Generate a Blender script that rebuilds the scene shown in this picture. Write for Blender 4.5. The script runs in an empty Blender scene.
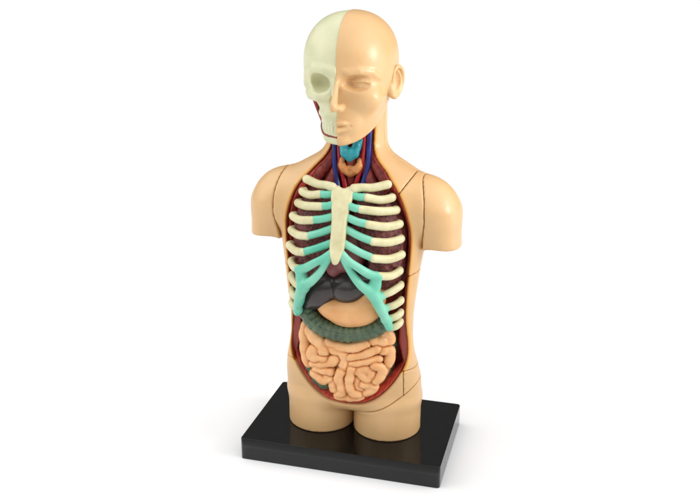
import bpy, math, random
import numpy as np

random.seed(7)
S = 0.01                      # one modelling unit is one centimetre
scene = bpy.context.scene
col = scene.collection
F = np.float32

# ------------------------------------------------------------------ volume modelling helpers
class Vol:
    """A block of signed distances that primitives are blended into."""
    def __init__(self, lo, hi, h):
        self.lo = np.array(lo, float); self.h = h
        n = np.ceil((np.array(hi, float) - self.lo) / h).astype(int) + 1
        self.n = n
        self.ax = [(self.lo[i] + h * np.arange(n[i])).astype(F) for i in range(3)]
        self.X = self.ax[0][:, None, None]; self.Y = self.ax[1][None, :, None]; self.Z = self.ax[2][None, None, :]
        self.D = np.full(tuple(n), 10.0, F)
    def box(self, lo, hi):
        sl = []
        for i in range(3):
            a = max(0, int(math.floor((lo[i] - self.lo[i]) / self.h)))
            b = min(self.n[i], int(math.ceil((hi[i] - self.lo[i]) / self.h)) + 1)
            if b <= a: return None
            sl.append(slice(a, b))
        return tuple(sl)
    def xyz(self, s): return self.X[s[0]], self.Y[:, s[1]], self.Z[:, :, s[2]]
    def put(self, s, d, k, op):
        if op == 'add': self.D[s] = smin(self.D[s], d, k)
        else: self.D[s] = smax(self.D[s], -d, k)
    def ell(self, c, r, k=0.0, op='add', rot=None, m=0.3):
        R = max(r) + k + m if rot is not None else None
        lo = [c[i] - (R or r[i] + k + m) for i in range(3)]; hi = [c[i] + (R or r[i] + k + m) for i in range(3)]
        s = self.box(lo, hi)
        if s is None: return
        x, y, z = self.xyz(s); x = x - F(c[0]); y = y - F(c[1]); z = z - F(c[2])
        if rot is not None:
            M = rot
            x, y, z = (M[0][0]*x + M[1][0]*y + M[2][0]*z, M[0][1]*x + M[1][1]*y + M[2][1]*z, M[0][2]*x + M[1][2]*y + M[2][2]*z)
        k0 = np.sqrt((x / r[0])**2 + (y / r[1])**2 + (z / r[2])**2)
        k1 = np.sqrt((x / r[0]**2)**2 + (y / r[1]**2)**2 + (z / r[2]**2)**2)
        d = np.where(k1 > 1e-6, k0 * (k0 - 1) / np.maximum(k1, 1e-6), -min(r))
        self.put(s, d.astype(F), k, op)
    def caps(self, P, R, k=0.0, op='add', ki=0.0, m=0.25):
        """tube along a polyline P with radii R, blended into the block with k"""
        P = np.array(P, float); R = np.broadcast_to(np.array(R, float), (len(P),)).copy()
        if len(P) == 1: P = np.vstack([P, P + 1e-4]); R = np.r_[R, R]
        g = R.max() + k + ki + m
        s = self.box(P.min(0) - g, P.max(0) + g)
        if s is None: return
        T = np.full(self.D[s].shape, 10.0, F)
        o = [q.start for q in s]
        for a, b, ra, rb in zip(P[:-1], P[1:], R[:-1], R[1:]):
            gg = max(ra, rb) + k + ki + m
            q = self.box(np.minimum(a, b) - gg, np.maximum(a, b) + gg)
            if q is None: continue
            x, y, z = self.xyz(q)
            d = b - a; L = max(float(d @ d), 1e-9)
            t = np.clip(((x - F(a[0])) * F(d[0]) + (y - F(a[1])) * F(d[1]) + (z - F(a[2])) * F(d[2])) / F(L), 0, 1)
            e = np.sqrt((x - F(a[0]) - t * F(d[0]))**2 + (y - F(a[1]) - t * F(d[1]))**2 + (z - F(a[2]) - t * F(d[2]))**2) - (F(ra) + t * F(rb - ra))
            l = tuple(slice(q[i].start - o[i], q[i].stop - o[i]) for i in range(3))
            T[l] = smin(T[l], e, ki)
        self.put(s, T, k, op)
    def ribbed(self, P, r0, amp, period, k=0.0, power=.6, flat=None):
        """tube whose radius swells and pinches along its length, measured at the nearest point of the path"""
        P = np.array(P, float); g = r0 + amp + k + .3
        s = self.box(P.min(0) - g, P.max(0) + g); x, y, z = self.xyz(s); o = [q.start for q in s]
        best = np.full(self.D[s].shape, 1e3, F); arc = np.zeros_like(best); acc = 0.
        for a, b in zip(P[:-1], P[1:]):
            q = self.box(np.minimum(a, b) - g, np.maximum(a, b) + g); d = b - a; L = max(float(np.sqrt(d @ d)), 1e-6)
            if q is None: acc += L; continue
            x, y, z = self.xyz(q)
            t = np.clip(((x - F(a[0])) * F(d[0]) + (y - F(a[1])) * F(d[1]) + (z - F(a[2])) * F(d[2])) / F(L*L), 0, 1)
            e = np.sqrt((x - F(a[0]) - t*F(d[0]))**2 + (y - F(a[1]) - t*F(d[1]))**2 + (z - F(a[2]) - t*F(d[2]))**2)
            l = tuple(slice(q[i].start - o[i], q[i].stop - o[i]) for i in range(3))
            m = e < best[l]; best[l] = np.where(m, e, best[l]); arc[l] = np.where(m, acc + t*L, arc[l]); acc += L
        self.put(s, (best - r0 - amp * np.abs(np.sin(arc / period * math.pi))**power).astype(F), k, 'add')
    def cut(self, d, k=0.0): self.D = smax(self.D, np.asarray(d, F), k)
    def mesh(self, D=None): return nets(self.D if D is None else D, self.lo, self.h)

def smin(a, b, k):
    if k <= 0: return np.minimum(a, b)
    h = np.maximum(F(k) - np.abs(a - b), 0) / F(k)
    return np.minimum(a, b) - h * h * F(k * .25)
def smax(a, b, k):
    if k <= 0: return np.maximum(a, b)
    h = np.maximum(F(k) - np.abs(a - b), 0) / F(k)
    return np.maximum(a, b) + h * h * F(k * .25)

def nets(D, lo, h, relax=5):
    """surface nets: vertices and quads of the zero surface"""
    D = D.astype(F, copy=True)
    for i in range(3):                                   # close the shape at the block's border
        sl = [slice(None)] * 3
        for e in (0, -1):
            sl[i] = e; D[tuple(sl)] = np.maximum(D[tuple(sl)], F(h * .5))
    ins = D < 0
    n = np.array(D.shape)
    cnt = np.zeros(tuple(n - 1), np.uint8)
    offs = [(i, j, k) for i in (0, 1) for j in (0, 1) for k in (0, 1)]
    for i, j, k in offs: cnt += ins[i:n[0]-1+i, j:n[1]-1+j, k:n[2]-1+k]
    act = np.argwhere((cnt > 0) & (cnt < 8))
    idx = np.full(tuple(n - 1), -1, np.int32); idx[tuple(act.T)] = np.arange(len(act))
    vals = [D[act[:, 0]+i, act[:, 1]+j, act[:, 2]+k] for i, j, k in offs]
    acc = np.zeros((len(act), 3)); w = np.zeros(len(act))
    for a in range(8):
        for b in range(a + 1, 8):
            da = np.array(offs[a]); db = np.array(offs[b])
            if np.abs(da - db).sum() != 1: continue
            va, vb = vals[a], vals[b]; mk = (va < 0) != (vb < 0)
            t = np.where(mk, va / np.where(mk, va - vb, 1), 0)
            acc += (da[None] + t[:, None] * (db - da)[None]) * mk[:, None]; w += mk
    V = lo + h * (act + acc / w[:, None])
    quads = []
    for ax in range(3):
        u, v = (ax + 1) % 3, (ax + 2) % 3
        sl0 = [slice(None)] * 3; sl1 = [slice(None)] * 3
        sl0[ax] = slice(0, -1); sl1[ax] = slice(1, None)
        for q in (u, v): sl0[q] = slice(1, -1); sl1[q] = slice(1, -1)
        A = ins[tuple(sl0)]; B = ins[tuple(sl1)]
        e = np.argwhere(A != B); 
        if not len(e): continue
        fl = A[tuple(e.T)]
        e = e.copy(); e[:, u] += 1; e[:, v] += 1
        du = np.zeros(3, int); du[u] = 1; dv = np.zeros(3, int); dv[v] = 1
        c = [idx[tuple((e - du - dv).T)], idx[tuple((e - dv).T)], idx[tuple(e.T)], idx[tuple((e - du).T)]]
        q = np.stack(c, 1)
        q[~fl] = q[~fl][:, ::-1]
        quads.append(q)
    Q = np.concatenate(quads)
    A = Q.ravel(); B = np.roll(Q, -1, 1).ravel()                       # iron out the voxel steps without shrinking
    deg = np.maximum(np.bincount(A, minlength=len(V)) + np.bincount(B, minlength=len(V)), 1)
    for f in (.5, -.52) * relax:
        m = np.stack([np.bincount(A, V[B, i], len(V)) + np.bincount(B, V[A, i], len(V)) for i in range(3)], 1) / deg[:, None]
        V = V + f * (m - V)
    return V, Q

def make_obj(name, V, Q, mat, parent=None, attrs=None, smooth=True):
    me = bpy.data.meshes.new(name)
    Q = np.asarray(Q, np.int32); V = np.asarray(V, float) * S
    me.vertices.add(len(V)); me.vertices.foreach_set('co', V.ravel().astype(F))
    k = Q.shape[1]
    me.loops.add(Q.size); me.loops.foreach_set('vertex_index', Q.ravel())
    me.polygons.add(len(Q)); me.polygons.foreach_set('loop_start', np.arange(0, Q.size, k, dtype=np.int32))
    me.update(calc_edges=True)
    if smooth: me.polygons.foreach_set('use_smooth', np.ones(len(Q), bool))
    for an, av in (attrs or {}).items():
        a = me.attributes.new(an, 'FLOAT', 'POINT'); a.data.foreach_set('value', np.asarray(av, F))
    me.materials.append(mat); me.update()
    o = bpy.data.objects.new(name, me); col.objects.link(o)
    if parent: o.parent = parent
    return o

def catmull(P, n=8):
    P = np.array(P, float); Q = np.vstack([2*P[0]-P[1], P, 2*P[-1]-P[-2]]); out = []
    for i in range(1, len(Q) - 2):
        for t in np.linspace(0, 1, n, endpoint=False):
            a, b, c, d = Q[i-1:i+3]
            out.append(.5 * (2*b + (c-a)*t + (2*a-5*b+4*c-d)*t*t + (3*b-a-3*c+d)*t**3))
    return np.vstack(out + [P[-1]])
def prof(z, zs, vs, sig=0.12):
    """smooth profile through control values"""
    zz = np.linspace(min(zs) - 2, max(zs) + 2, 1200); v = np.interp(zz, zs, vs)
    m = max(1, int(3 * sig / (zz[1] - zz[0]))); k = np.exp(-.5 * (np.arange(-m, m+1) * (zz[1]-zz[0]) / sig)**2); k /= k.sum()
    v = np.convolve(np.pad(v, m, mode='edge'), k, 'valid')
    return np.interp(z, zz, v).astype(F)
def poly_sd(P, x, z):
    """signed distance to a closed polygon in the x-z plane"""
    P = np.array(P, float); d = np.full(np.broadcast(x, z).shape, 1e9); s = np.ones_like(d)
    j = len(P) - 1
    for i in range(len(P)):
        e = P[j] - P[i]; wx = x - P[i, 0]; wz = z - P[i, 1]
        t = np.clip((wx*e[0] + wz*e[1]) / max(e @ e, 1e-12), 0, 1)
        d = np.minimum(d, (wx - e[0]*t)**2 + (wz - e[1]*t)**2)
        c = np.stack([(z >= P[i, 1]) & (wx == wx), (z < P[j, 1]) & (wx == wx), (e[0]*wz > e[1]*wx)])
        s = np.where(c.all(0) | (~c).all(0), -s, s); j = i
    return (s * np.sqrt(d)).astype(F)

# ------------------------------------------------------------------ materials
def srgb(r, g, b):
    f = lambda c: c/255/12.92 if c <= 10 else ((c/255+.055)/1.055)**2.4
    return (f(r), f(g), f(b), 1)
def plastic(name, c, rough=.38, var=.12, vs=1.2, bump=.02, bs=9., spec=.5, sss=0., c2=None, mix_scale=None, coat=0., detail=4, sharp=None, ior=1.45):
    m = bpy.data.materials.new(name); m.use_nodes = True; t = m.node_tree; N = t.nodes; L = t.links
    b = N['Principled BSDF']; tc = N.new('ShaderNodeTexCoord')
    mp = N.new('ShaderNodeMapping'); mp.inputs['Scale'].default_value = (1/S,)*3; L.new(tc.outputs['Object'], mp.inputs[0])
    n = N.new('ShaderNodeTexNoise'); n.inputs['Scale'].default_value = mix_scale or vs; n.inputs['Detail'].default_value = detail; L.new(mp.outputs[0], n.inputs['Vector'])
    r = N.new('ShaderNodeValToRGB'); a, z = sharp or (.3, .7)
    r.color_ramp.elements[0].position = a; r.color_ramp.elements[1].position = z
    c2 = c2 or tuple([q * (1 - var) for q in c[:3]] + [1])
    r.color_ramp.elements[0].color = c2; r.color_ramp.elements[1].color = c
    L.new(n.outputs[0], r.inputs[0]); L.new(r.outputs[0], b.inputs['Base Color'])
    n2 = N.new('ShaderNodeTexNoise'); n2.inputs['Scale'].default_value = bs; n2.inputs['Detail'].default_value = 3; L.new(mp.outputs[0], n2.inputs['Vector'])
    bp = N.new('ShaderNodeBump'); bp.inputs['Strength'].default_value = 1; bp.inputs['Distance'].default_value = bump * S; L.new(n2.outputs[0], bp.inputs['Height']); L.new(bp.outputs[0], b.inputs['Normal'])
    rr = N.new('ShaderNodeMapRange'); rr.inputs['To Min'].default_value = rough * .8; rr.inputs['To Max'].default_value = min(1, rough * 1.25); L.new(n.outputs[0], rr.inputs[0]); L.new(rr.outputs[0], b.inputs['Roughness'])
    b.inputs['Specular IOR Level'].default_value = spec; b.inputs['IOR'].default_value = ior
    if sss: b.inputs['Subsurface Weight'].default_value = sss; b.inputs['Subsurface Radius'].default_value = (.25*S*1.6, .12*S*1.6, .06*S*1.6); b.inputs['Subsurface Scale'].default_value = 1
    if coat: b.inputs['Coat Weight'].default_value = coat; b.inputs['Coat Roughness'].default_value = .12
    m['out'] = r.name
    return m
SKIN = srgb(219, 177, 124)
M_skin = plastic('skin_plastic', SKIN, spec=.7, rough=.35, var=.08, vs=.9, bump=.008, bs=6)
M_skull = plastic('bone_plastic', srgb(217, 215, 178), rough=.36, var=.1, vs=1.0, bump=.006, bs=7, c2=srgb(202, 204, 164))
M_bone = plastic('rib_bone', srgb(222, 216, 176), rough=.34, var=.1, vs=2.2, bump=.012, bs=7, c2=srgb(204, 196, 150))
M_cart = plastic('cartilage_teal', srgb(140, 210, 184), rough=.32, vs=.6, bump=.012, bs=6, c2=srgb(76, 182, 152))
M_lung = plastic('lung_maroon', srgb(134, 72, 66), rough=.5, bump=.06, bs=8, c2=srgb(78, 34, 36), mix_scale=7, sharp=(.38, .62))
M_heart = plastic('heart_pink', srgb(150, 92, 88), rough=.4, bump=.03, bs=6, c2=srgb(120, 66, 66))
M_liver = plastic('liver_charcoal', srgb(54, 46, 44), rough=.24, spec=.75, bump=.0, bs=6, c2=srgb(46, 39, 38), vs=1.5)
M_stom = plastic('stomach_peach', srgb(236, 180, 122), rough=.35, bump=.015, bs=4, c2=srgb(224, 160, 102))
M_colon = plastic('colon_green', srgb(92, 110, 84), rough=.34, bump=.02, bs=6, c2=srgb(62, 80, 60), vs=3)
M_gut = plastic('gut_peach', srgb(236, 184, 131), rough=.33, bump=.012, bs=5, c2=srgb(224, 164, 108), vs=2)
M_larynx = plastic('larynx_cyan', srgb(58, 176, 186), rough=.3, bump=.02, bs=7, c2=srgb(22, 128, 144), vs=2.5)
M_thy = plastic('thyroid_orange', srgb(226, 160, 96), rough=.35, bump=.02, bs=7, c2=srgb(196, 118, 66), vs=3)
M_art = plastic('artery_red', srgb(176, 36, 40), rough=.25, bump=.01)
M_vein = plastic('vein_blue', srgb(50, 60, 142), rough=.22, bump=.01, c2=srgb(30, 36, 96))
M_muscle = plastic('muscle_red', srgb(160, 64, 54), rough=.4, bump=.04, bs=7, c2=srgb(104, 30, 30), vs=4)
M_rim = None

def paint_red_wall(name):
    """dark red inner wall with long muscle streaks running down it"""
    m = plastic(name, srgb(222, 92, 72), rough=.3, bump=.02, bs=5, c2=srgb(160, 50, 44))
    N = m.node_tree.nodes; L = m.node_tree.links
    w = [n for n in N if n.type == 'TEX_NOISE'][0]; mp = [n for n in N if n.type == 'MAPPING'][0]
    mp.inputs['Scale'].default_value = (2.2/S, 2.2/S, .35/S); w.inputs['Scale'].default_value = 2.6
    return m
M_wall = paint_red_wall('cavity_red')

def paint_skin_rim():
    """skin plastic with the amber fat layer painted along the cut edge (attribute: distance to the opening)"""
    m = plastic('skin_with_amber_edge', SKIN, spec=.7, rough=.35, var=.08, vs=.9, bump=.008, bs=6)
    t = m.node_tree; N = t.nodes; L = t.links; b = N['Principled BSDF']; base = N[m['out']]
    a = N.new('ShaderNodeAttribute'); a.attribute_name = 'edge'
    nz = N.new('ShaderNodeTexNoise'); nz.inputs['Scale'].default_value = 180; 
    ma = N.new('ShaderNodeMath'); ma.operation = 'MULTIPLY_ADD'; ma.inputs[1].default_value = .05
    L.new(nz.outputs[0], ma.inputs[0]); L.new(a.outputs['Fac'], ma.inputs[2])
    r = N.new('ShaderNodeValToRGB'); e = r.color_ramp.elements
    e[0].position = .02; e[0].color = srgb(152, 54, 44); e[1].position = .06; e[1].color = srgb(168, 104, 36)
    for p, c in ((.13, srgb(214, 156, 70)), (.20, srgb(226, 176, 98))):
        q = e.new(p); q.color = c
    L.new(ma.outputs[0], r.inputs[0])
    k = N.new('ShaderNodeMapRange'); k.inputs['From Min'].default_value = .17; k.inputs['From Max'].default_value = .23; k.inputs['To Min'].default_value = 1; k.inputs['To Max'].default_value = 0
    L.new(ma.outputs[0], k.inputs[0])
    mx = N.new('ShaderNodeMix'); mx.data_type = 'RGBA'
    L.new(k.outputs[0], mx.inputs['Factor']); L.new(base.outputs[0], mx.inputs['A']); L.new(r.outputs[0], mx.inputs['B']); L.new(mx.outputs['Result'], b.inputs['Base Color'])
    return m
M_edge = paint_skin_rim()

# ------------------------------------------------------------------ the model's root
root = bpy.data.objects.new('anatomy_model', None); col.objects.link(root)
root['label'] = 'plastic anatomy torso with half skull face and open chest on a glossy black base'
root['category'] = 'anatomy model'

# ------------------------------------------------------------------ display base
H = 1.141
def bevel_box(name, lo, hi, bev, mat, parent, seg=4, taper=0.):
    import bmesh
    bm = bmesh.new(); bmesh.ops.create_cube(bm, size=1)
    for v in bm.verts:
        v.co = [(lo[i] + hi[i]) / 2 + v.co[i] * (hi[i] - lo[i]) for i in range(3)]
    vert = [e for e in bm.edges if abs(e.verts[0].co.z - e.verts[1].co.z) > .5]
    bmesh.ops.bevel(bm, geom=vert, offset=.16, segments=6, profile=.5, affect='EDGES')
    top = [e for e in bm.edges if len(e.link_faces) == 2 and min(v.co.z for v in e.verts) > hi[2] - 1e-4 and any(abs(f.normal.z) < .5 for f in e.link_faces)]
    bmesh.ops.bevel(bm, geom=top, offset=bev, segments=seg, profile=.5, affect='EDGES')
    for v in bm.verts: v.co *= S
    me = bpy.data.meshes.new(name); bm.to_mesh(me); bm.free()
    for p in me.polygons: p.use_smooth = True
    me.materials.append(mat); o = bpy.data.objects.new(name, me); col.objects.link(o); o.parent = parent
    mod = o.modifiers.new('shading', 'WEIGHTED_NORMAL'); mod.keep_sharp = True
    return o
M_base = plastic('base_black', srgb(15, 16, 15), rough=.09, bump=.0012, bs=3, c2=srgb(11, 12, 11), vs=2.5, spec=.5, ior=1.36)
base = bevel_box('display_base', (-5, -3.175, 0), (5, 3.175, H), .06, M_base, root)
base['label'] = 'glossy black rectangular base'

# ------------------------------------------------------------------ torso shell
lo = (-5.5, -2.6, 1.12); hi = (5.5, 2.4, 17.9); h = .055
v = Vol(lo, hi, h)
zs = [1, 2.5, 3.5, 4.2, 5.0, 5.6, 6.3, 7.5, 8.5, 10, 11.3, 12.2, 13.1, 13.8, 14.15, 14.5, 14.85, 15.1, 15.5, 16.2, 18]
#     1     2.5   3.5   4.2   5.0   5.6   6.3   7.5   8.5   10    11.3  12.2  13.1  13.8  14.15 14.5  14.85 15.1  15.5 16.2 18
ws = [3.40, 3.41, 3.43, 3.41, 3.27, 3.12, 3.03, 3.04, 3.14, 3.31, 3.5, 3.58, 3.6, 3.6, 3.35, 2.75, 2.1, 1.68, 1.42, 1.36, 1.36]
df = [1.7, 1.7, 1.62, 1.54, 1.40, 1.28, 1.10, 1.12, 1.33, 1.54, 1.70, 1.82, 1.94, 1.72, 1.55, 1.33, 1.4, 1.42, 1.22, 1.2, 1.2]
db = [1.7, 1.8, 2.0, 2.1, 2.3, 2.4, 2.4, 2.4, 2.35, 2.2, 2.05, 1.95, 1.85, 1.7, 1.55, 1.4, 1.25, 1.15, 1.1, 1.1, 1.1]
yc = [0, 0, -.1, -.25, -.5, -.6, -.6, -.6, -.6, -.45, -.28, -.12, 0, 0, .05, .15, .25, .32, .45, .5, .5]
Z = v.Z; w = prof(Z, zs, ws); dF = prof(Z, zs, df); dB = prof(Z, zs, db); y0 = prof(Z, zs, yc)
yy = v.Y - y0; dy = np.where(yy < 0, dF, dB)
n_ = prof(Z, [1, 14, 15.5, 18], [2.5, 2.5, 2.2, 2.1]); n_ = np.where(yy < 0, n_, prof(Z, [1, 3, 5, 10, 12], [2.4, 2.3, 2.0, 2.0, 2.5]))
body = (((np.abs(v.X) / w)**n_ + (np.abs(yy) / dy)**n_)**(1/n_) - 1) * np.minimum(w, np.minimum(dF, dB)).astype(F)
body = body.astype(F)
ax_ = np.abs(v.X)
# shoulders and upper arms grow out of the chest; the joint is cut afterwards
zz = [9.5, 10.8, 11.5, 12.2, 12.8, 13.4]
xc = prof(v.Z, zz, [4.22, 4.24, 4.2, 4.14, 4.02, 3.9]); aw = prof(v.Z, zz, [.93, .9, .89, .9, .93, .7]); ad = prof(v.Z, zz, [1.05, 1.12, 1.2, 1.27, 1.27, 1.0])
upper = ((((np.abs(ax_ - xc) / aw)**2.2 + (np.abs(v.Y) / ad)**2.2)**(1/2.2)) - 1) * .9
upper = smax(upper.astype(F), v.Z - 13.2, .5)
kx, ky, kz = (ax_ - 3.45) / 1.5, (v.Y + .02) / 1.33, (v.Z - 12.72) / 1.5
k0 = np.sqrt(kx**2 + ky**2 + kz**2)
ball = ((k0 - 1) * 1.4).astype(F)
limb = smin(upper, ball, .55)
del upper, ball, k0
limb = smax(limb, (11.03 - .05 * (ax_ - 4.3) - v.Z).astype(F), .07)
torso = smin(body, smax(limb, 2.2 - ax_ + 0 * v.Z, .3), .45)
chest_body = smin(body, smax(smax(limb, 2.2 - ax_ + 0 * v.Z, .3), 11.5 - v.Z, .8), .45)
arm_x = prof(v.Z, [9, 11, 11.6, 12.4, 13.3, 13.9, 14.4, 15], [3.45, 3.45, 3.5, 3.6, 3.55, 3.42, 3.25, 3.0])   # joint to the arm stubs
core = body
body = chest_body
def leg(cx):
    q = np.sqrt(((v.X - cx) / 1.69)**2 + (v.Y / 1.67)**2) - 1
    return (q * 1.67).astype(F) + 0 * v.Z
legs = smin(leg(-1.715), leg(1.715), .12)
vee = (2.42 + .0 * v.X + np.where(np.abs(v.X) < .7, .16 * v.X**2, .0784 + .224*(np.abs(v.X)-.7) + .13 * np.maximum(np.abs(v.X) - .7, 0)**2)).astype(F)   # groin line z(x)
vee = vee + 0.10 * (v.Y + 1.6) - .5 * np.exp(-(v.X / .3)**2)
R_OPEN = [(0.97, 15.9), (0.99, 15.5), (1.2, 15.05), (1.7, 14.5), (2.3, 13.8), (2.65, 13.1), (2.9, 12.2), (2.96, 11.3), (2.89, 10), (2.8, 8.5), (2.76, 7.5), (2.86, 6.3), (2.88, 5.6), (2.72, 5.0), (2.27, 4.2), (1.62, 3.48), (.85, 3.05), (0, 2.93)]
half = catmull([(a, 0, b) for a, b in R_OPEN], 5)[:, [0, 2]]
half[-1, 0] = 0
opening = np.vstack([[(0.97, 18.5)], half, (half[:-1] * [-1, 1])[::-1], [(-.97, 18.5)]])
cav2 = poly_sd(opening, v.ax[0][:, None].astype(float), v.ax[2][None, :].astype(float))[:, None, :]
cav = smax(cav2 + 0 * v.Y, (v.Y - F(.75)), .3)
cav = np.where(v.Z < 12.8, np.maximum(cav, np.minimum(core + .2, v.Y + .95)), cav).astype(F)          # never through the side or back wall
outer = core
shell = smax(body, -cav, .09)
shell = np.where(v.Z < 10.6, smax(core, -cav, .09), shell)
G = .013
def piece(name, d, mat=None, label=None, attr=True, parent=root):
    V, Q = nets(d, v.lo, v.h)
    at = None
    if attr:
        e = poly_sd(opening, V[:, 0], V[:, 2]); e = e + np.clip((V[:, 1] - .1) * 2, 0, 1) + np.clip((4.9 - V[:, 2]) * 1.2, 0, .25) * (e > -.03)
        at = {'edge': np.clip(e, -.5, 1)}
    o = make_obj(name, V, Q, mat or M_edge, parent, at)
    if label: o['label'] = label
    return o
z_hip = 4.95
z_wst = 9.45 + .06 * np.abs(v.X)**1.5 + .1 * (v.Y + 1.4)
# horizontal joints with a hair gap
chest = smax(shell, z_wst + G - v.Z, .02)
line = ((v.Z - 13.7) - 1.42 * (v.X - 2.45)) / 1.737          # joint beside the neck, on the arm-side of the opening
pan = np.maximum(np.maximum(-line, v.Y - .25), .4 - v.X)
chest = smax(chest, ax_ - arm_x + G, .02)
for sgn in (-1, 1):
    V, Q = nets(smax(np.maximum(torso, -sgn * v.X + 0 * v.Z), arm_x + G - ax_, .03), v.lo, v.h)
    keep = make_obj('arm_stub', V, Q, M_skin, root)
piece('chest_shell', smax(chest, -(pan - G), .02))
panel = smax(chest, pan + G, .02)
panel_o = piece('shoulder_panel', panel)
waist = smax(smax(shell, v.Z - z_wst + G, .02), z_hip + G - v.Z, .02)
piece('waist_shell', waist)
low = smin(smax(legs, v.Z - 3.3, .5), smax(core, 2.36 - v.Z - .05 * np.abs(v.X), .9), .22)           # hips running down into two stumps
low = smax(low, -smax(cav2 + 0 * v.Y, v.Y - .75, .1), .09)
low = smax(low, v.Z - z_hip + G, .02)
up_right = np.maximum(vee - v.Z, .0 - v.X)
thigh = smax(smax(low, v.Z - vee + G, .05), .012 - v.X + 0 * v.Z, .02)
rest = smax(low + .0, -np.maximum(v.Z * 0 + .0 - v.X, v.Z - vee - G) * 1.0, .05)
hipx = 2.78 - v.X + 0 * v.Z
hipp = np.maximum(np.maximum(hipx, vee - v.Z), v.Y - 1.0)
piece('hip_panel', smax(low, hipp + G, .02))
piece('abdomen_shell', smax(rest, -(hipp - G), .02))
piece('thigh_stump', thigh, M_skin, attr=False)
# red inner wall: a thin tier right behind the edge, a thicker one deeper in
rec = np.maximum(outer + .16, cav2 + .015 + 0*v.Y)
t1 = np.maximum(rec, -(cav2 + .08 + .75 * np.clip(-outer - .16, 0, .9)))
t2 = np.maximum(np.maximum(rec, -(cav2 + .32 + .75 * np.clip(-outer - .5, 0, .6))), outer + .5)
back = np.maximum(rec, .45 - v.Y)
lin = smax(smin(smin(t1, t2, .03), back, .1), v.Y - .7, .02)
lin = np.maximum(lin, v.Z - 16.6)
V, Q = nets(lin, v.lo, v.h)
make_obj('cavity_lining', V, Q, M_wall, root)['label'] = 'dark red muscle wall lining the open cavity'
del body, shell, outer, cav, chest, pan, panel, waist, low, rest, thigh, rec, t1, t2, back, lin, legs, torso, core, limb

# ------------------------------------------------------------------ head: flesh half and skull half
def head_base(hd, k=.35):
    X, Y, Z = hd.X, hd.Y, hd.Z
    p = 2.2
    c = (0, -.62, 19.35); ryf, ryb, rx = 2.5, 2.65, 2.05
    ry = np.where(Y < c[1], ryf, ryb); rz = np.where(Z > c[2], 2.2, 2.3)
    e = ((np.abs(X / rx)**p + np.abs((Y - c[1]) / ry)**p + np.abs((Z - c[2]) / rz)**p)**(1/p) - 1) * 2.05
    hd.D = e.astype(F)
zf = [15.6, 15.95, 16.2, 16.6, 17.0, 17.5, 18.0, 18.6, 19.2, 19.8]
def face_block(hd, widths, fronts, zcut, k):
    Z = hd.Z; a = prof(Z, zf, widths, .15); f = prof(Z, zf, fronts, .12)
    bk = prof(Z, zf, [-.9, -.8, -.5, -.2, .1, .4, .8, 1, 1, 1], .2)
    cy = f * .35 + bk * .65; n = 2.6
    dy = np.where(hd.Y < cy, cy - f, bk - cy)
    e = ((np.abs(hd.X / a)**n + np.abs((hd.Y - cy) / dy)**n)**(1/n) - 1) * np.minimum(a, 1.2)
    e = smax(e.astype(F), Z - 18.7, 1.2)
    e = smax(e, zcut(hd) - Z, .16)
    hd.D = smin(hd.D, e.astype(F), k)
def jawcut(hd): return (16.02 + np.maximum(hd.Y + 2.55, 0) * .5).astype(F)
hd = Vol((-2.5, -4.1, 15.7), (2.5, 2.3, 21.8), .04)
head_base(hd)
face_block(hd, [.66, .8, 1.06, 1.34, 1.5, 1.6, 1.7, 1.8, 1.85, 1.85], [-2.66, -2.72, -2.78, -2.78, -2.84, -2.88, -2.92, -2.92, -2.86, -2.7], jawcut, .35)
for sd in (1,):
    hd.ell((1.15, -2.25, 18.0), (.55, .5, .4), k=.6)                                                  # cheekbone
    hd.caps([(0.02, -2.94, 19.0), (.4, -2.99, 19.1), (.95, -2.84, 19.17), (1.42, -2.45, 19.1), (1.66, -2.1, 18.85)], [.17, .17, .15, .1, .06], k=.18)   # brow
    hd.ell((.9, -3.06, 18.7), (.66, .62, .34), k=.12, op='sub')                                       # eye hollow
    hd.caps([(.36, -3.3, 18.95), (.4, -3.22, 18.6), (.52, -3.2, 18.2)], [.2, .2, .1], k=.16, op='sub')  # beside the nose ridge
hd.caps([(0, -2.98, 19.05), (0, -3.14, 18.65), (0, -3.46, 18.15), (0, -3.72, 17.86)], [.15, .15, .19, .23], k=.1)                   # nose ridge
hd.ell((0, -3.7, 17.8), (.27, .27, .21), k=.08)
for sd in (1, -1): hd.ell((.26*sd, -3.28, 17.7), (.17, .3, .18), k=.17); hd.ell((.14*sd, -3.46, 17.49), (.1, .17, .09), k=.04, op='sub')
hd.ell((0, -2.56, 17.0), (.8, .36, .55), k=.35)                                                      # mouth mound
hd.caps([(-.66, -2.81, 16.93), (-.28, -3.04, 17.03), (-.1, -3.09, 17.03), (0, -3.08, 17.0), (.1, -3.09, 17.03), (.28, -3.04, 17.03), (.66, -2.79, 16.93)], [.05, .1, .11, .11, .11, .1, .05], k=.04)   # upper lip
hd.caps([(-.55, -2.85, 16.79), (0, -3.05, 16.69), (.55, -2.83, 16.79)], [.06, .14, .06], k=.05)     # lower lip
hd.caps([(-.6, -2.9, 16.895), (-.3, -3.12, 16.87), (0, -3.18, 16.86), (.3, -3.12, 16.87), (.6, -2.9, 16.895)], [.05]*5, k=.03, op='sub')
hd.ell((0, -3.06, 16.44), (.5, .2, .1), k=.1, op='sub')
hd.ell((0, -2.64, 16.26), (.42, .34, .26), k=.2)                                                     # chin
hd.caps([(0, -3.22, 17.42), (0, -3.15, 17.16)], [.06, .07], k=.08, op='sub')                         # philtrum
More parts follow.
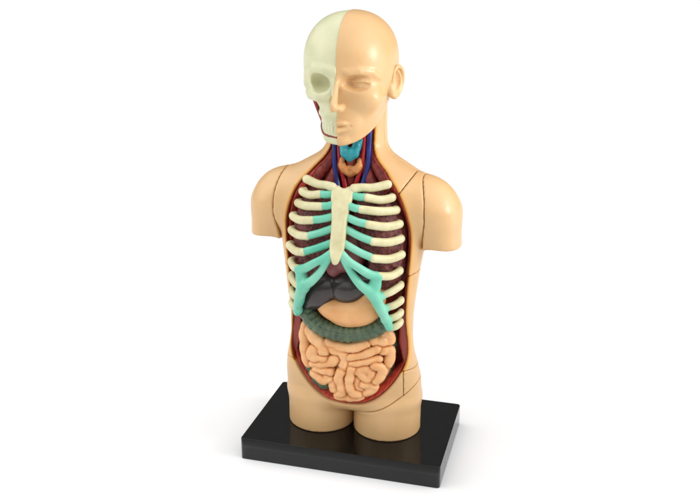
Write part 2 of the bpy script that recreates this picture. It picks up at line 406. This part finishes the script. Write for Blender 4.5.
# eye: ball, upper and lower lid
ex, ey, ez = .86, -2.30, 18.68
sl_ = hd.box((ex-.8, ey-.8, ez-.8), (ex+.8, ey+.3, ez+.8)); x, y, z = hd.xyz(sl_)
dx, dz = (x-ex)/1.25, (z-ez)*1.12
r = np.sqrt(dx**2 + (y-ey)**2 + dz**2)
up = smax((r - .47).astype(F), (ez + .05 - .3*(x-ex)**2 - z).astype(F) + 0*y, .02)
lw = smax((r - .44).astype(F), (z - (ez - .12 + .3*(x-ex)**2)).astype(F) + 0*y, .02)
hd.D[sl_] = smin(hd.D[sl_], smin(smin(up, lw, .01), (r - .385).astype(F), .01), .04)
flesh = smax(hd.D, .002 - hd.X + 0*hd.Y, .02)
V, Q = hd.mesh(flesh)
head = make_obj('face_half', V, Q, M_skin, root); head['label'] = 'skin coloured half of the head with eye, nose, mouth and ear'

# ear
e = Vol((1.4, -1.9, 17.6), (2.9, .5, 19.6), .03)
def earp(u, q, o=0.):     # u: 0 front .. 1 rear, q: height, o: outwards
    return (1.93 + .27*u + o*.75, -1.06 + .68*u - o*.4, 18.56 + (q - 18.56) * .94)
helix = [earp(.05, 18.62, .06), earp(.08, 18.95, .08), earp(.35, 19.2, .1), earp(.72, 19.2, .1), earp(1.0, 18.95, .1), earp(1.05, 18.6, .1), earp(.9, 18.28, .1), earp(.6, 18.0, .08), earp(.25, 17.88, .06), earp(.05, 17.98, .04), earp(-.02, 18.15, .03)]
e.caps(catmull(helix, 5), np.interp(np.linspace(0, 1, 51), [0, .3, .6, .8, 1], [.07, .085, .085, .13, .09]), k=0)
u_ = np.array([.42, .72, 0]); u_ /= np.linalg.norm(u_); o_ = np.array([.72, -.42, 0]); o_ /= np.linalg.norm(o_)
rot = np.array([u_, [0, 0, 1], o_]).T.tolist()
e.ell(earp(.5, 18.6, -.06), (.40, .6, .09), k=.06, rot=rot)
e.ell(earp(.28, 18.05, .02), (.2, .2, .08), k=.08, rot=rot)
e.ell(earp(.12, 18.3, -.06), (.35, .4, .2), k=.15, rot=rot)
e.caps(catmull([earp(.5, 18.98, .06), earp(.78, 18.75, .08), earp(.75, 18.4, .08), earp(.5, 18.18, .07), earp(.3, 18.2, .06)], 5), .065, k=.05)
e.ell(earp(.42, 18.58, .12), (.22, .36, .17), k=.05, op='sub', rot=rot)
e.caps([earp(.1, 18.4, .06), earp(.14, 18.3, .08)], .08, k=.06)
V, Q = e.mesh(); make_obj('ear', V, Q, M_skin, head)

# skull half
sk = Vol((-2.5, -3.9, 15.6), (.4, 2.3, 21.8), .04)
head_base(sk); sk.D += F(.03)
face_block(sk, [.58, .68, .82, .98, 1.07, 1.13, 1.38, 1.78, 1.85, 1.85], [-2.62, -2.7, -2.76, -2.8, -2.86, -2.88, -2.9, -2.92, -2.86, -2.7], jawcut, .3)
sk.caps([(0.0, -2.96, 19.12), (-.5, -2.96, 19.2), (-1.05, -2.72, 19.22), (-1.5, -2.15, 19.0), (-1.6, -2.0, 18.5)], [.2, .2, .19, .16, .16], k=.2)   # orbital rim
sk.caps([(-.3, -2.9, 18.2), (-.85, -2.75, 18.08), (-1.3, -2.35, 18.08), (-1.55, -1.8, 18.08), (-1.68, -1.1, 18.05), (-1.72, -.3, 18.1)], [.15, .2, .22, .2, .17, .15], k=.25)       # cheekbone and arch
sk.ell((-.85, -3.05, 18.65), (.56, .9, .42), k=.06, op='sub')                                      # orbit
sk.caps([(0, -2.95, 19.05), (-.02, -3.1, 18.6), (-.02, -3.25, 18.2)], [.15, .15, .12], k=.15)       # nasal bone
sk.ell((-.2, -3.1, 17.85), (.2, .35, .36), k=.1, op='sub')                                          # nose opening
sk.caps([(0, -2.62, 16.28), (-.5, -2.45, 16.32), (-.82, -1.85, 16.52), (-1.0, -1.0, 16.95), (-1.15, -.6, 17.4), (-1.3, -.4, 18.0)], [.26, .25, .24, .24, .22, .2], k=.15)          # jaw bone
sk.ell((-.35, -2.98, 16.48), (.6, .12, .08), k=.12, op='sub')
sk.caps([(0, -2.82, 17.3), (-.5, -2.68, 17.3), (-.9, -2.2, 17.3)], [.14, .14, .12], k=.15)
sk.cut(sk.X - .03 + 0*sk.Y, .02)
V, Q = sk.mesh(); skull = make_obj('skull_half', V, Q, M_skull, root); skull['label'] = 'pale bone half of the face with eye socket and teeth'
t = Vol((-1.4, -3.2, 16.3), (0, -1.4, 17.5), .025)
def front_y(vol, x, z):
    c = vol.D[int(round((x - vol.lo[0]) / vol.h)), :, int(round((z - vol.lo[2]) / vol.h))]
    return float(vol.ax[1][int(np.argmax(c < 0))])
arc = [(x, front_y(sk, x, 16.9)) for x in (-.09, -.25, -.41, -.56, -.69, -.8)]
for i, (x, y) in enumerate(arc):
    ln = .2 if i != 2 else .23
    t.caps([(x, y + .05, 17.16), (x, y + .035, 17.0 - ln*.3)], [.07, .078], k=.012)
    t.caps([(x + .01, y + .06, 16.62), (x + .01, y + .04, 16.78)], [.066, .072], k=.012)
V, Q = t.mesh(); make_obj('teeth', V, Q, plastic('tooth_white', srgb(222, 222, 192), rough=.34, c2=srgb(210, 212, 180)), skull)
t = Vol((-2.2, -3.2, 16.0), (.1, -.2, 18.3), .03)
for k in range(3):
    t.caps(catmull([(-1.45, -1.75 + .3*k, 17.98), (-1.24, -1.7 + .28*k, 17.4), (-1.0 - .04*k, -1.62 + .25*k, 16.74 + .06*k)], 6), .085, k=.06)
t.caps(catmull([(x, front_y(sk, x, z), z) for x, z in ((-1.02, 16.95), (-.99, 16.8), (-.95, 16.69), (-.9, 16.61), (-.82, 16.53), (-.74, 16.47), (-.6, 16.43), (-.45, 16.40), (-.3, 16.38), (-.15, 16.36), (-.02, 16.35))], 3), .05)
V, Q = t.mesh(); make_obj('jaw_muscle', V, Q, M_muscle, skull)['label'] = 'dark red strip of jaw muscle'

# ------------------------------------------------------------------ rib cage
def tube_obj(name, P, R, mat, parent, hh=.04, k=0., n=6, label=None, smooth_path=True, band=0.):
    P = catmull(P, n) if smooth_path and len(P) > 2 else np.array(P, float)
    R = np.interp(np.linspace(0, 1, len(P)), np.linspace(0, 1, len(np.atleast_1d(R))), np.atleast_1d(R))
    g = R.max() + .15
    q = Vol(P.min(0) - g - band, P.max(0) + g + band, hh); q.caps(P + [0, 0, band], R, ki=k)
    if band: q.caps(P - [0, 0, band], R, k=.12); q.caps(P, R * .95, k=.1)
    V, Q = q.mesh(); o = make_obj(name, V, Q, mat, parent)
    if label: o['label'] = label
    return o
st = Vol((-1.2, -3.9, 10.3), (1.2, -1.4, 14.5), .04)
zz = [10.72, 10.9, 11.15, 11.5, 12.1, 12.7, 13.15, 13.5, 13.8, 14.0]
sw = prof(st.Z, zz, [.12, .17, .29, .35, .34, .36, .42, .5, .55, .55], .08)
sy = prof(st.Z, zz, [-3.32, -3.25, -3.14, -2.98, -2.76, -2.56, -2.42, -2.24, -2.04, -1.95], .12) + .22 * st.X**2
bx = np.abs(st.X) - (sw - .12); by = np.abs(st.Y - sy) * .92 - .05
d = np.sqrt(np.maximum(bx, 0)**2 + np.maximum(by, 0)**2) + np.minimum(np.maximum(bx, by), 0) - .12
d = smax(d.astype(F), 10.74 - st.Z, .15); d = smax(d, st.Z - 14.0, .12)
st.D = d.astype(F)
st.ell((0, -2.05, 14.1), (.22, .5, .2), k=.12, op='sub')
V, Q = st.mesh(); cage = make_obj('rib_cage', V, Q, M_bone, root); cage['label'] = 'cream sternum carrying cream ribs with teal cartilage'
ends = [(2.12, -1.44, 13.48), (2.32, -1.5, 12.93), (2.52, -1.68, 12.34), (2.6, -1.7, 11.66), (2.67, -1.82, 10.95), (2.6, -1.8, 10.16)]
mids = [(1.66, -1.72, 13.42), (1.72, -2.1, 13.0), (2.0, -2.16, 12.33), (2.12, -2.16, 11.61), (2.2, -2.3, 10.87), (2.3, -2.3, 10.08)]
jun = [(1.09, -2.04, 13.57), (.92, -2.36, 13.1), (1.29, -2.56, 12.49), (1.52, -2.58, 11.72), (1.63, -2.9, 11.05), (1.87, -2.9, 10.24)]
ste = [(.34, -2.2, 13.66), (.3, -2.48, 13.26), (.3, -2.62, 12.73), (.3, -2.74, 12.22), (.3, -2.95, 11.6), (.26, -3.06, 11.22)]
RB = .135
for s in (-1, 1):
    m = lambda p: (p[0]*s, p[1], p[2])
    tube_obj('clavicle', [m((.5, -1.98, 13.93)), m((.85, -1.86, 13.97)), m((1.3, -1.68, 13.95)), m((1.9, -1.4, 14.07))], [.21, .19, .19, .2], M_bone, cage)
    for i in range(5):
        e_, d_, j_, s_ = map(np.array, (ends[i], mids[i], jun[i], ste[i]))
        back_ = e_ + (-.06, .2, .0)
        tube_obj('rib', [m(back_), m(e_), m(d_), m(j_)], [RB*.9, RB, RB*1.05, RB], M_bone, cage, band=.05)
        s_ = s_ + (-.1, .2, .02); j2 = j_ + .1 * (s_ - j_) / np.linalg.norm(s_ - j_); c_ = (j_ + s_) / 2 + (.05, -.08, -.03)
        tube_obj('costal_cartilage', [m(j2), m(c_), m(s_)], [RB*.93, RB*.9, RB*.95], M_cart, cage, band=.05)
    e_, d_, j_ = map(np.array, (ends[5], mids[5], jun[5]))
    tube_obj('rib', [m(e_ + (-.06, .2, .0)), m(e_), m(d_), m(j_)], [RB*.9, RB, RB, RB], M_bone, cage, band=.05)
    for a, b in [((2.62, -1.75, 9.42), (1.95, -2.45, 9.15)), ((2.64, -1.75, 8.66), (2.08, -2.15, 8.45)), ((2.64, -1.75, 8.05), (2.2, -2.05, 7.88)), ((2.63, -1.75, 7.57), (2.28, -2.0, 7.42))]:
        if s < 0 and b[2] < 7.5: continue                                 # hidden on this side
        a, b = np.array(a), np.array(b)
        tube_obj('rib', [m(a + (.0, .25, .0)), m(a), m((a+b)/2 + (.05, -.08, 0)), m(b)], [.12, .13, .13, .12], M_bone, cage, band=.04)
    cm = Vol(*( ((-2.9, -3.7, 6.9), (0, -1.4, 11.7)) if s < 0 else ((0, -3.7, 6.9), (2.9, -1.4, 11.7)) ), .04)
    A = lambda P, R: cm.caps([m(q) for q in catmull(P, 6)], 1.16 * np.interp(np.linspace(0, 1, 6*(len(P)-1)+1), np.linspace(0, 1, len(R)), R), k=.1)
    A([(.24, -3.05, 11.28), (.62, -3.22, 10.95), (1.04, -3.24, 10.68), (1.5, -3.08, 10.36), (1.87, -2.9, 10.2)], [.1, .135, .16, .18, .175])
    A([(.22, -3.14, 11.1), (.5, -3.18, 10.68), (.77, -3.14, 10.26), (1.15, -3.14, 9.82), (1.64, -3.02, 9.4), (1.95, -2.66, 8.57)] + ([(2.12, -2.36, 7.95), (2.24, -2.16, 7.5)] if s > 0 else [(2.1, -2.4, 8.15), (2.2, -2.22, 7.8)]), [.1, .13, .155, .18, .235, .21, .175, .17])
    A([(1.78, -2.86, 10.18), (1.72, -2.88, 9.8), (1.62, -2.93, 9.42)], [.2, .25, .26])
    A([(1.7, -2.85, 9.35), (1.95, -2.45, 9.12)], [.18, .17]); A([(1.95, -2.6, 8.6), (2.1, -2.2, 8.45)], [.18, .16]); A([(2.1, -2.35, 7.95), (2.22, -2.1, 7.88)], [.18, .16])
    V, Q = cm.mesh(); make_obj('costal_arch', V, Q, M_cart, cage)['label'] = 'teal cartilage arch joining the lower ribs on %s side' % ('the viewer left' if s < 0 else 'the viewer right')

# ------------------------------------------------------------------ organs
for s in (-1, 1):
    q = Vol((-2.9, -2.9, 8.8), (0, .8, 14.2), .05) if s < 0 else Vol((0, -2.9, 8.8), (2.9, .8, 14.2), .05)
    q.ell((1.42*s, -.75, 11.3), (1.3, 1.5, 2.3)); q.ell((1.3*s, -.6, 12.6), (1.0, 1.0, 1.2), k=.4); q.ell((1.7*s, -.8, 10.0), (.95, 1.35, 1.1), k=.4)
    q.caps([(.5*s, -2.6, 11.7), (1.6*s, -2.5, 11.0), (2.6*s, -1.6, 9.9)], .05, k=.12, op='sub')
    if s > 0: q.ell((.5, -2.0, 10.4), (.7, .9, .9), k=.2, op='sub')
    V, Q = q.mesh(); make_obj('lung', V, Q, M_lung, root)
q = Vol((-1.3, -2.7, 9.3), (1.4, 0, 12.2), .05)
q.ell((.1, -1.5, 10.7), (.85, .85, 1.0)); q.ell((-.45, -1.9, 10.15), (.4, .5, .5), k=.2); q.ell((.3, -1.5, 11.5), (.5, .6, .5), k=.2)
V, Q = q.mesh(); make_obj('heart', V, Q, M_heart, root)['label'] = 'dusky pink heart below the sternum'
q = Vol((-2.3, -3.1, 7.6), (2.0, .3, 10.7), .05)
q.ell((-1.02, -1.52, 9.0), (1.0, 1.02, .95)); q.ell((-1.4, -1.6, 8.6), (.6, .85, .6), k=.5)
q.ell((.2, -1.6, 9.15), (.98, 1.06, .88), k=.1); q.ell((.95, -1.4, 9.5), (.7, .8, .6), k=.5)
q.caps([(-1.3, -2.0, 8.5), (-1.7, -2.05, 8.2), (-1.9, -2.05, 8.08)], [.35, .2, .1], k=.45)
V, Q = q.mesh(); make_obj('liver', V, Q, M_liver, root)
q = Vol((-1.6, -3.0, 7.1), (2.5, -.4, 9.7), .045)
P = catmull([(-1.05, -1.9, 8.42), (-.75, -1.95, 8.14), (-.2, -2.0, 8.03), (.5, -2.0, 8.03), (1.05, -1.88, 8.22), (1.2, -1.5, 8.7), (1.1, -1.2, 9.1)], 6)
q.caps(P, np.interp(np.linspace(0, 1, len(P)), [0, .2, .45, .8, 1], [.34, .48, .68, .7, .5]), ki=.1)
P2 = catmull([(-.72, -2.1, 7.7), (-.2, -2.28, 7.5), (.35, -2.33, 7.47), (.9, -2.28, 7.62), (1.45, -2.1, 7.95)], 6)
q.caps(P2, .1, k=.06)
V, Q = q.mesh(); make_obj('stomach', V, Q, M_stom, root)
q = Vol((-2.8, -2.9, 6.1), (2.8, -.7, 8.9), .035)
P = np.array([0, 0, -.07]) + catmull([(-1.98, -1.55, 8.0), (-1.72, -1.9, 7.66), (-1.25, -2.06, 7.28), (-.6, -2.14, 7.08), (.15, -2.16, 7.01), (.9, -2.08, 7.12), (1.5, -1.95, 7.33), (1.85, -1.72, 7.58), (1.8, -1.3, 7.5)], 14)
L_ = np.r_[0, np.cumsum(np.linalg.norm(np.diff(P, axis=0), axis=1))]
q.ribbed(P, .365, .07, .29)
tan = np.gradient(P, axis=0); tan /= np.linalg.norm(tan, axis=1)[:, None]
for off, up_ in ((.385, .10), ):
    q.caps(P + np.array([0, -off - .02, up_]), .06, k=.03)
V, Q = q.mesh(); lc = make_obj('large_intestine', V, Q, M_colon, root); lc['label'] = 'dark green ribbed large intestine below the stomach'
for pth, nm in (([(-1.95, -.9, 7.6), (-2.0, -.9, 6.2), (-2.0, -1.05, 5.0), (-1.72, -1.2, 4.3), (-1.3, -1.3, 3.85), (-.9, -1.2, 3.8)], 'ascending_colon'), ([(1.75, -.6, 6.9), (1.95, -.6, 6.2), (1.85, -.7, 4.9), (1.45, -.8, 4.1)], 'descending_colon')):
    P = catmull(pth, 14); L_ = np.r_[0, np.cumsum(np.linalg.norm(np.diff(P, axis=0), axis=1))]
    q = Vol(P.min(0) - .5, P.max(0) + .5, .045); q.ribbed(P, .29, .08, .36)
    V, Q = q.mesh(); make_obj(nm, V, Q, M_colon, lc)

# small intestine: winding loops over a mound
loops = [
 ([(-2.01, -1.39, 6.8), (-2.08, -1.5, 6.47), (-2.03, -1.62, 5.92), (-1.96, -1.7, 5.44), (-1.79, -1.8, 5.05)], .19),
 ([(-1.65, -1.71, 6.7), (-1.3, -1.92, 6.42), (-1.02, -1.99, 6.23), (-.91, -2.04, 5.98)], .26),
 ([(-.91, -2.02, 6.11), (-.39, -2.09, 6.04), (.06, -2.12, 5.9), (.11, -2.14, 5.45), (-.04, -2.15, 5.02)], .22),
 ([(-.9, -2.07, 5.55), (-1.33, -1.99, 5.46), (-1.55, -1.93, 5.51), (-1.5, -1.92, 5.83), (-1.12, -2.0, 5.97)], .2),
 ([(-1.44, -1.97, 5.12), (-1.01, -2.06, 5.22), (-.49, -2.13, 5.47), (-.34, -2.13, 5.6)], .22),
 ([(-1.34, -1.99, 4.93), (-.91, -2.08, 4.92), (-.6, -2.11, 4.89)], .2),
 ([(-1.4, -1.93, 4.64), (-1.03, -2.02, 4.42), (-.61, -2.08, 4.48)], .2),
 ([(-.76, -2.08, 4.57), (-.51, -2.08, 4.34), (-.42, -2.04, 4.01), (-.28, -2.01, 3.79)], .2),
 ([(-.04, -2.15, 5.02), (-.16, -2.13, 4.62), (-.05, -2.09, 4.24), (-.02, -2.04, 3.9), (-.28, -2.0, 3.73)], .2),
 ([(-.8, -2.03, 6.33), (-.2, -2.12, 6.22), (.48, -2.1, 6.24), (1.17, -1.91, 6.5)], .2),
 ([(.31, -2.12, 5.77), (.97, -2.04, 5.92), (1.51, -1.87, 6.18), (1.66, -1.81, 6.24)], .17),
 ([(.45, -2.13, 5.45), (1.07, -2.04, 5.6), (1.7, -1.86, 5.72)], .16),
 ([(1.39, -1.82, 6.61), (1.75, -1.69, 6.54), (2.05, -1.47, 6.53), (2.08, -1.39, 6.69), (1.8, -1.51, 6.92)], .21),
 ([(1.82, -1.76, 6.11), (2.1, -1.58, 6.12), (2.18, -1.57, 5.77), (2.08, -1.69, 5.39)], .18),
 ([(1.53, -1.93, 5.44), (1.86, -1.8, 5.21), (1.8, -1.83, 4.9), (1.58, -1.9, 4.6)], .19),
 ([(.45, -2.13, 5.2), (.36, -2.12, 4.74), (.32, -2.09, 4.29), (.47, -2.02, 3.92), (.76, -1.97, 3.81)], .2),
 ([(.66, -2.12, 5.05), (.98, -2.07, 5.25), (1.33, -1.99, 5.1), (1.38, -1.97, 4.8), (1.12, -2.02, 4.63), (.93, -2.07, 4.86)], .165),
 ([(.69, -2.08, 4.6), (.68, -2.05, 4.25), (.87, -2.01, 4.11)], .16),
 ([(.97, -2.03, 4.38), (1.39, -1.93, 4.36), (1.46, -1.87, 4.15), (1.05, -1.93, 3.88)], .17),
 ([(-.29, -1.97, 3.58), (.16, -1.98, 3.58), (.46, -1.95, 3.57), (.85, -1.9, 3.68)], .16)]
q = Vol((-2.5, -2.8, 3.2), (2.6, -.4, 7.3), .04)
q.ell((0, -1.05, 5.3), (2.15, .97, 1.95))
d1 = q.D.copy(); d2 = np.full_like(d1, 10.0)
for P, r in loops:                                  # nearest and second nearest loop, so that a crease can run between neighbours
    P = catmull(P, 6); P = P + np.array([0, random.uniform(-.08, .04), 0])
    wob = 1 + .06 * np.sin(np.arange(len(P)) * .9 + r * 40)
    q.D = np.full_like(d1, 10.0); q.caps(P, (r * 1.3 + .03) * wob, m=.5)
    d2 = np.minimum(np.maximum(d1, q.D), d2); d1 = np.minimum(d1, q.D)
q.D = d1 + F(.095) * np.exp(-((d2 - d1) / F(.05))**2)
V, Q = q.mesh(); make_obj('small_intestine', V, Q, M_gut, root)

# ------------------------------------------------------------------ neck
q = Vol((-.8, -1.4, 14.7), (.8, 0, 16.2), .03)
q.caps([(-.3, -.78, 15.62), (-.22, -.9, 15.25)], [.2, .22], k=.1); q.caps([(.3, -.78, 15.62), (.22, -.9, 15.25)], [.2, .22], k=.1)
q.caps([(0, -.98, 15.4), (0, -.9, 15.08)], [.17, .2], k=.12); q.caps([(-.45, -.62, 15.85), (-.38, -.7, 15.5)], .1, k=.08); q.caps([(.45, -.62, 15.85), (.38, -.7, 15.5)], .1, k=.08)
q.ell((0, -1.12, 15.68), (.1, .2, .12), k=.1, op='sub')
V, Q = q.mesh(); make_obj('larynx', V, Q, M_larynx, root)
q = Vol((-.9, -1.4, 13.8), (.9, 0, 15.3), .03)
for s in (-1, 1): q.caps(catmull([(.42*s, -.66, 14.92), (.4*s, -.76, 14.68), (.22*s, -.82, 14.42), (.03*s, -.78, 14.28)], 6), [.13]*6 + [.18]*6 + [.15]*7, k=.06)
q.ell((.02, -.8, 14.55), (.2, .13, .16), k=.08); q.ell((.02, -.9, 14.78), (.16, .12, .14), k=.08, op='sub')
V, Q = q.mesh(); make_obj('thyroid', V, Q, M_thy, root)
tube_obj('trachea', [(0, -.55, 15.2), (0, -.55, 14.4), (0, -.5, 13.4)], .24, M_muscle, root)
for s in (-1, 1):
    tube_obj('artery', [(.58*s, -.5, 16.1), (.58*s, -.62, 15.4), (.5*s, -.68, 14.7), (.34*s, -.75, 14.1), (.22*s, -.8, 13.6)], [.09, .09, .1, .11, .12], M_art, root, hh=.03)
    tube_obj('vein', [(.8*s, -.4, 16.2), (.8*s, -.55, 15.5), (.8*s, -.6, 14.8), (.68*s, -.72, 14.15), (.55*s, -.85, 13.6)], [.12, .12, .13, .13, .13], M_vein, root, hh=.03)
    tube_obj('neck_muscle', [(.85*s, .0, 16.2), (.88*s, -.2, 15.3), (1.15*s, -.45, 14.7), (1.55*s, -.7, 14.2), (1.8*s, -.85, 13.7)], [.16, .2, .26, .28, .25], M_muscle, root)
    tube_obj('throat_muscle', [(.35*s, -.3, 16.3), (.4*s, -.3, 15.4), (.62*s, -.4, 14.6), (.95*s, -.6, 13.9), (1.2*s, -.75, 13.5)], [.2, .24, .28, .3, .25], M_muscle, root)

# ------------------------------------------------------------------ floor
def floor():
    me = bpy.data.meshes.new('floor'); r = 3000 * S
    me.from_pydata([(-r, -r, 0), (r, -r, 0), (r, r, 0), (-r, r, 0)], [], [(0, 1, 2, 3)])
    o = bpy.data.objects.new('floor', me); col.objects.link(o); o['kind'] = 'structure'
    me.materials.append(plastic('white_sweep', (.87, .87, .875, 1), rough=.8, var=.005, bump=.0, spec=.0)); return o
floor()

# ------------------------------------------------------------------ light: white studio world and softboxes
wd = bpy.data.worlds.new('World'); scene.world = wd; wd.use_nodes = True
N = wd.node_tree.nodes; L = wd.node_tree.links; bg = N['Background']
tc = N.new('ShaderNodeTexCoord'); sp = N.new('ShaderNodeSeparateXYZ'); L.new(tc.outputs['Generated'], sp.inputs[0])
rz = N.new('ShaderNodeValToRGB'); L.new(sp.outputs['Z'], rz.inputs[0])          # brightness of the light tent by height
E_ = rz.color_ramp.elements; E_[0].position = .0; E_[0].color = (.14, .14, .14, 1); E_[1].position = 1; E_[1].color = (.62, .62, .62, 1)
for p_, c_ in ((.3, .34), (.52, 1.0), (.8, 1.0)):
    q_ = E_.new(p_); q_.color = (c_, c_, c_, 1)
rb = N.new('ShaderNodeMapRange'); rb.interpolation_type = 'SMOOTHSTEP'; L.new(sp.outputs['Y'], rb.inputs[0])     # the wall behind the model is dark
rb.inputs['From Min'].default_value = .1; rb.inputs['From Max'].default_value = .75; rb.inputs['To Min'].default_value = 1; rb.inputs['To Max'].default_value = .14
rf = N.new('ShaderNodeMapRange'); rf.interpolation_type = 'SMOOTHSTEP'; L.new(sp.outputs['Y'], rf.inputs[0])     # little light from beside the camera
rf.inputs['From Min'].default_value = -.9; rf.inputs['From Max'].default_value = -.15; rf.inputs['To Min'].default_value = .54; rf.inputs['To Max'].default_value = 1
mm = N.new('ShaderNodeMath'); mm.operation = 'MULTIPLY'; L.new(rb.outputs[0], mm.inputs[0]); L.new(rf.outputs[0], mm.inputs[1])
mu = N.new('ShaderNodeMix'); mu.data_type = 'RGBA'; mu.blend_type = 'MULTIPLY'; mu.inputs['Factor'].default_value = 1
L.new(rz.outputs[0], mu.inputs['A']); L.new(mm.outputs[0], mu.inputs['B'])
L.new(mu.outputs['Result'], bg.inputs['Color']); bg.inputs['Strength'].default_value = 2.1

def softbox(name, loc, aim, sx, sy, power, c=(1, 1, 1), spread=180):
    from mathutils import Vector
    l = bpy.data.lights.new(name, 'AREA'); l.shape = 'RECTANGLE'; l.size = sx * S; l.size_y = sy * S; l.energy = power; l.color = c; l.spread = math.radians(spread)
    o = bpy.data.objects.new(name, l); col.objects.link(o); o.location = Vector(loc) * S
    o.rotation_euler = (Vector(aim) - Vector(loc)).to_track_quat('-Z', 'Y').to_euler(); return o
softbox('softbox_lamp', (34, 5, 18), (0, 0, 16), 22, 34, .13, (1, .95, .93), 100)
softbox('softbox_lamp', (33, -5, 27), (0, 0, 19), 7, 10, .065, (1, .97, .96), 60)
softbox('softbox_lamp', (-30, -18, 26), (0, 0, 14), 20, 26, .07, (1, 1, 1), 100)

# ------------------------------------------------------------------ camera
from mathutils import Matrix, Vector
cd = bpy.data.cameras.new('Camera'); cam = bpy.data.objects.new('Camera', cd); col.objects.link(cam)
yaw, pitch = 0.26757, 0.323546
cam.location = Vector((10.29616, -38.39032, 23.69151)) * S
cam.rotation_euler = (math.pi/2 - pitch, 0, yaw)
cd.sensor_fit = 'HORIZONTAL'; cd.sensor_width = 36; cd.lens = 36 * 873.161 / 700
cd.clip_start = .01; cd.clip_end = 100
scene.camera = cam
scene.view_settings.view_transform = 'Standard'; scene.view_settings.look = 'None'; scene.view_settings.exposure = 0; scene.view_settings.gamma = 1
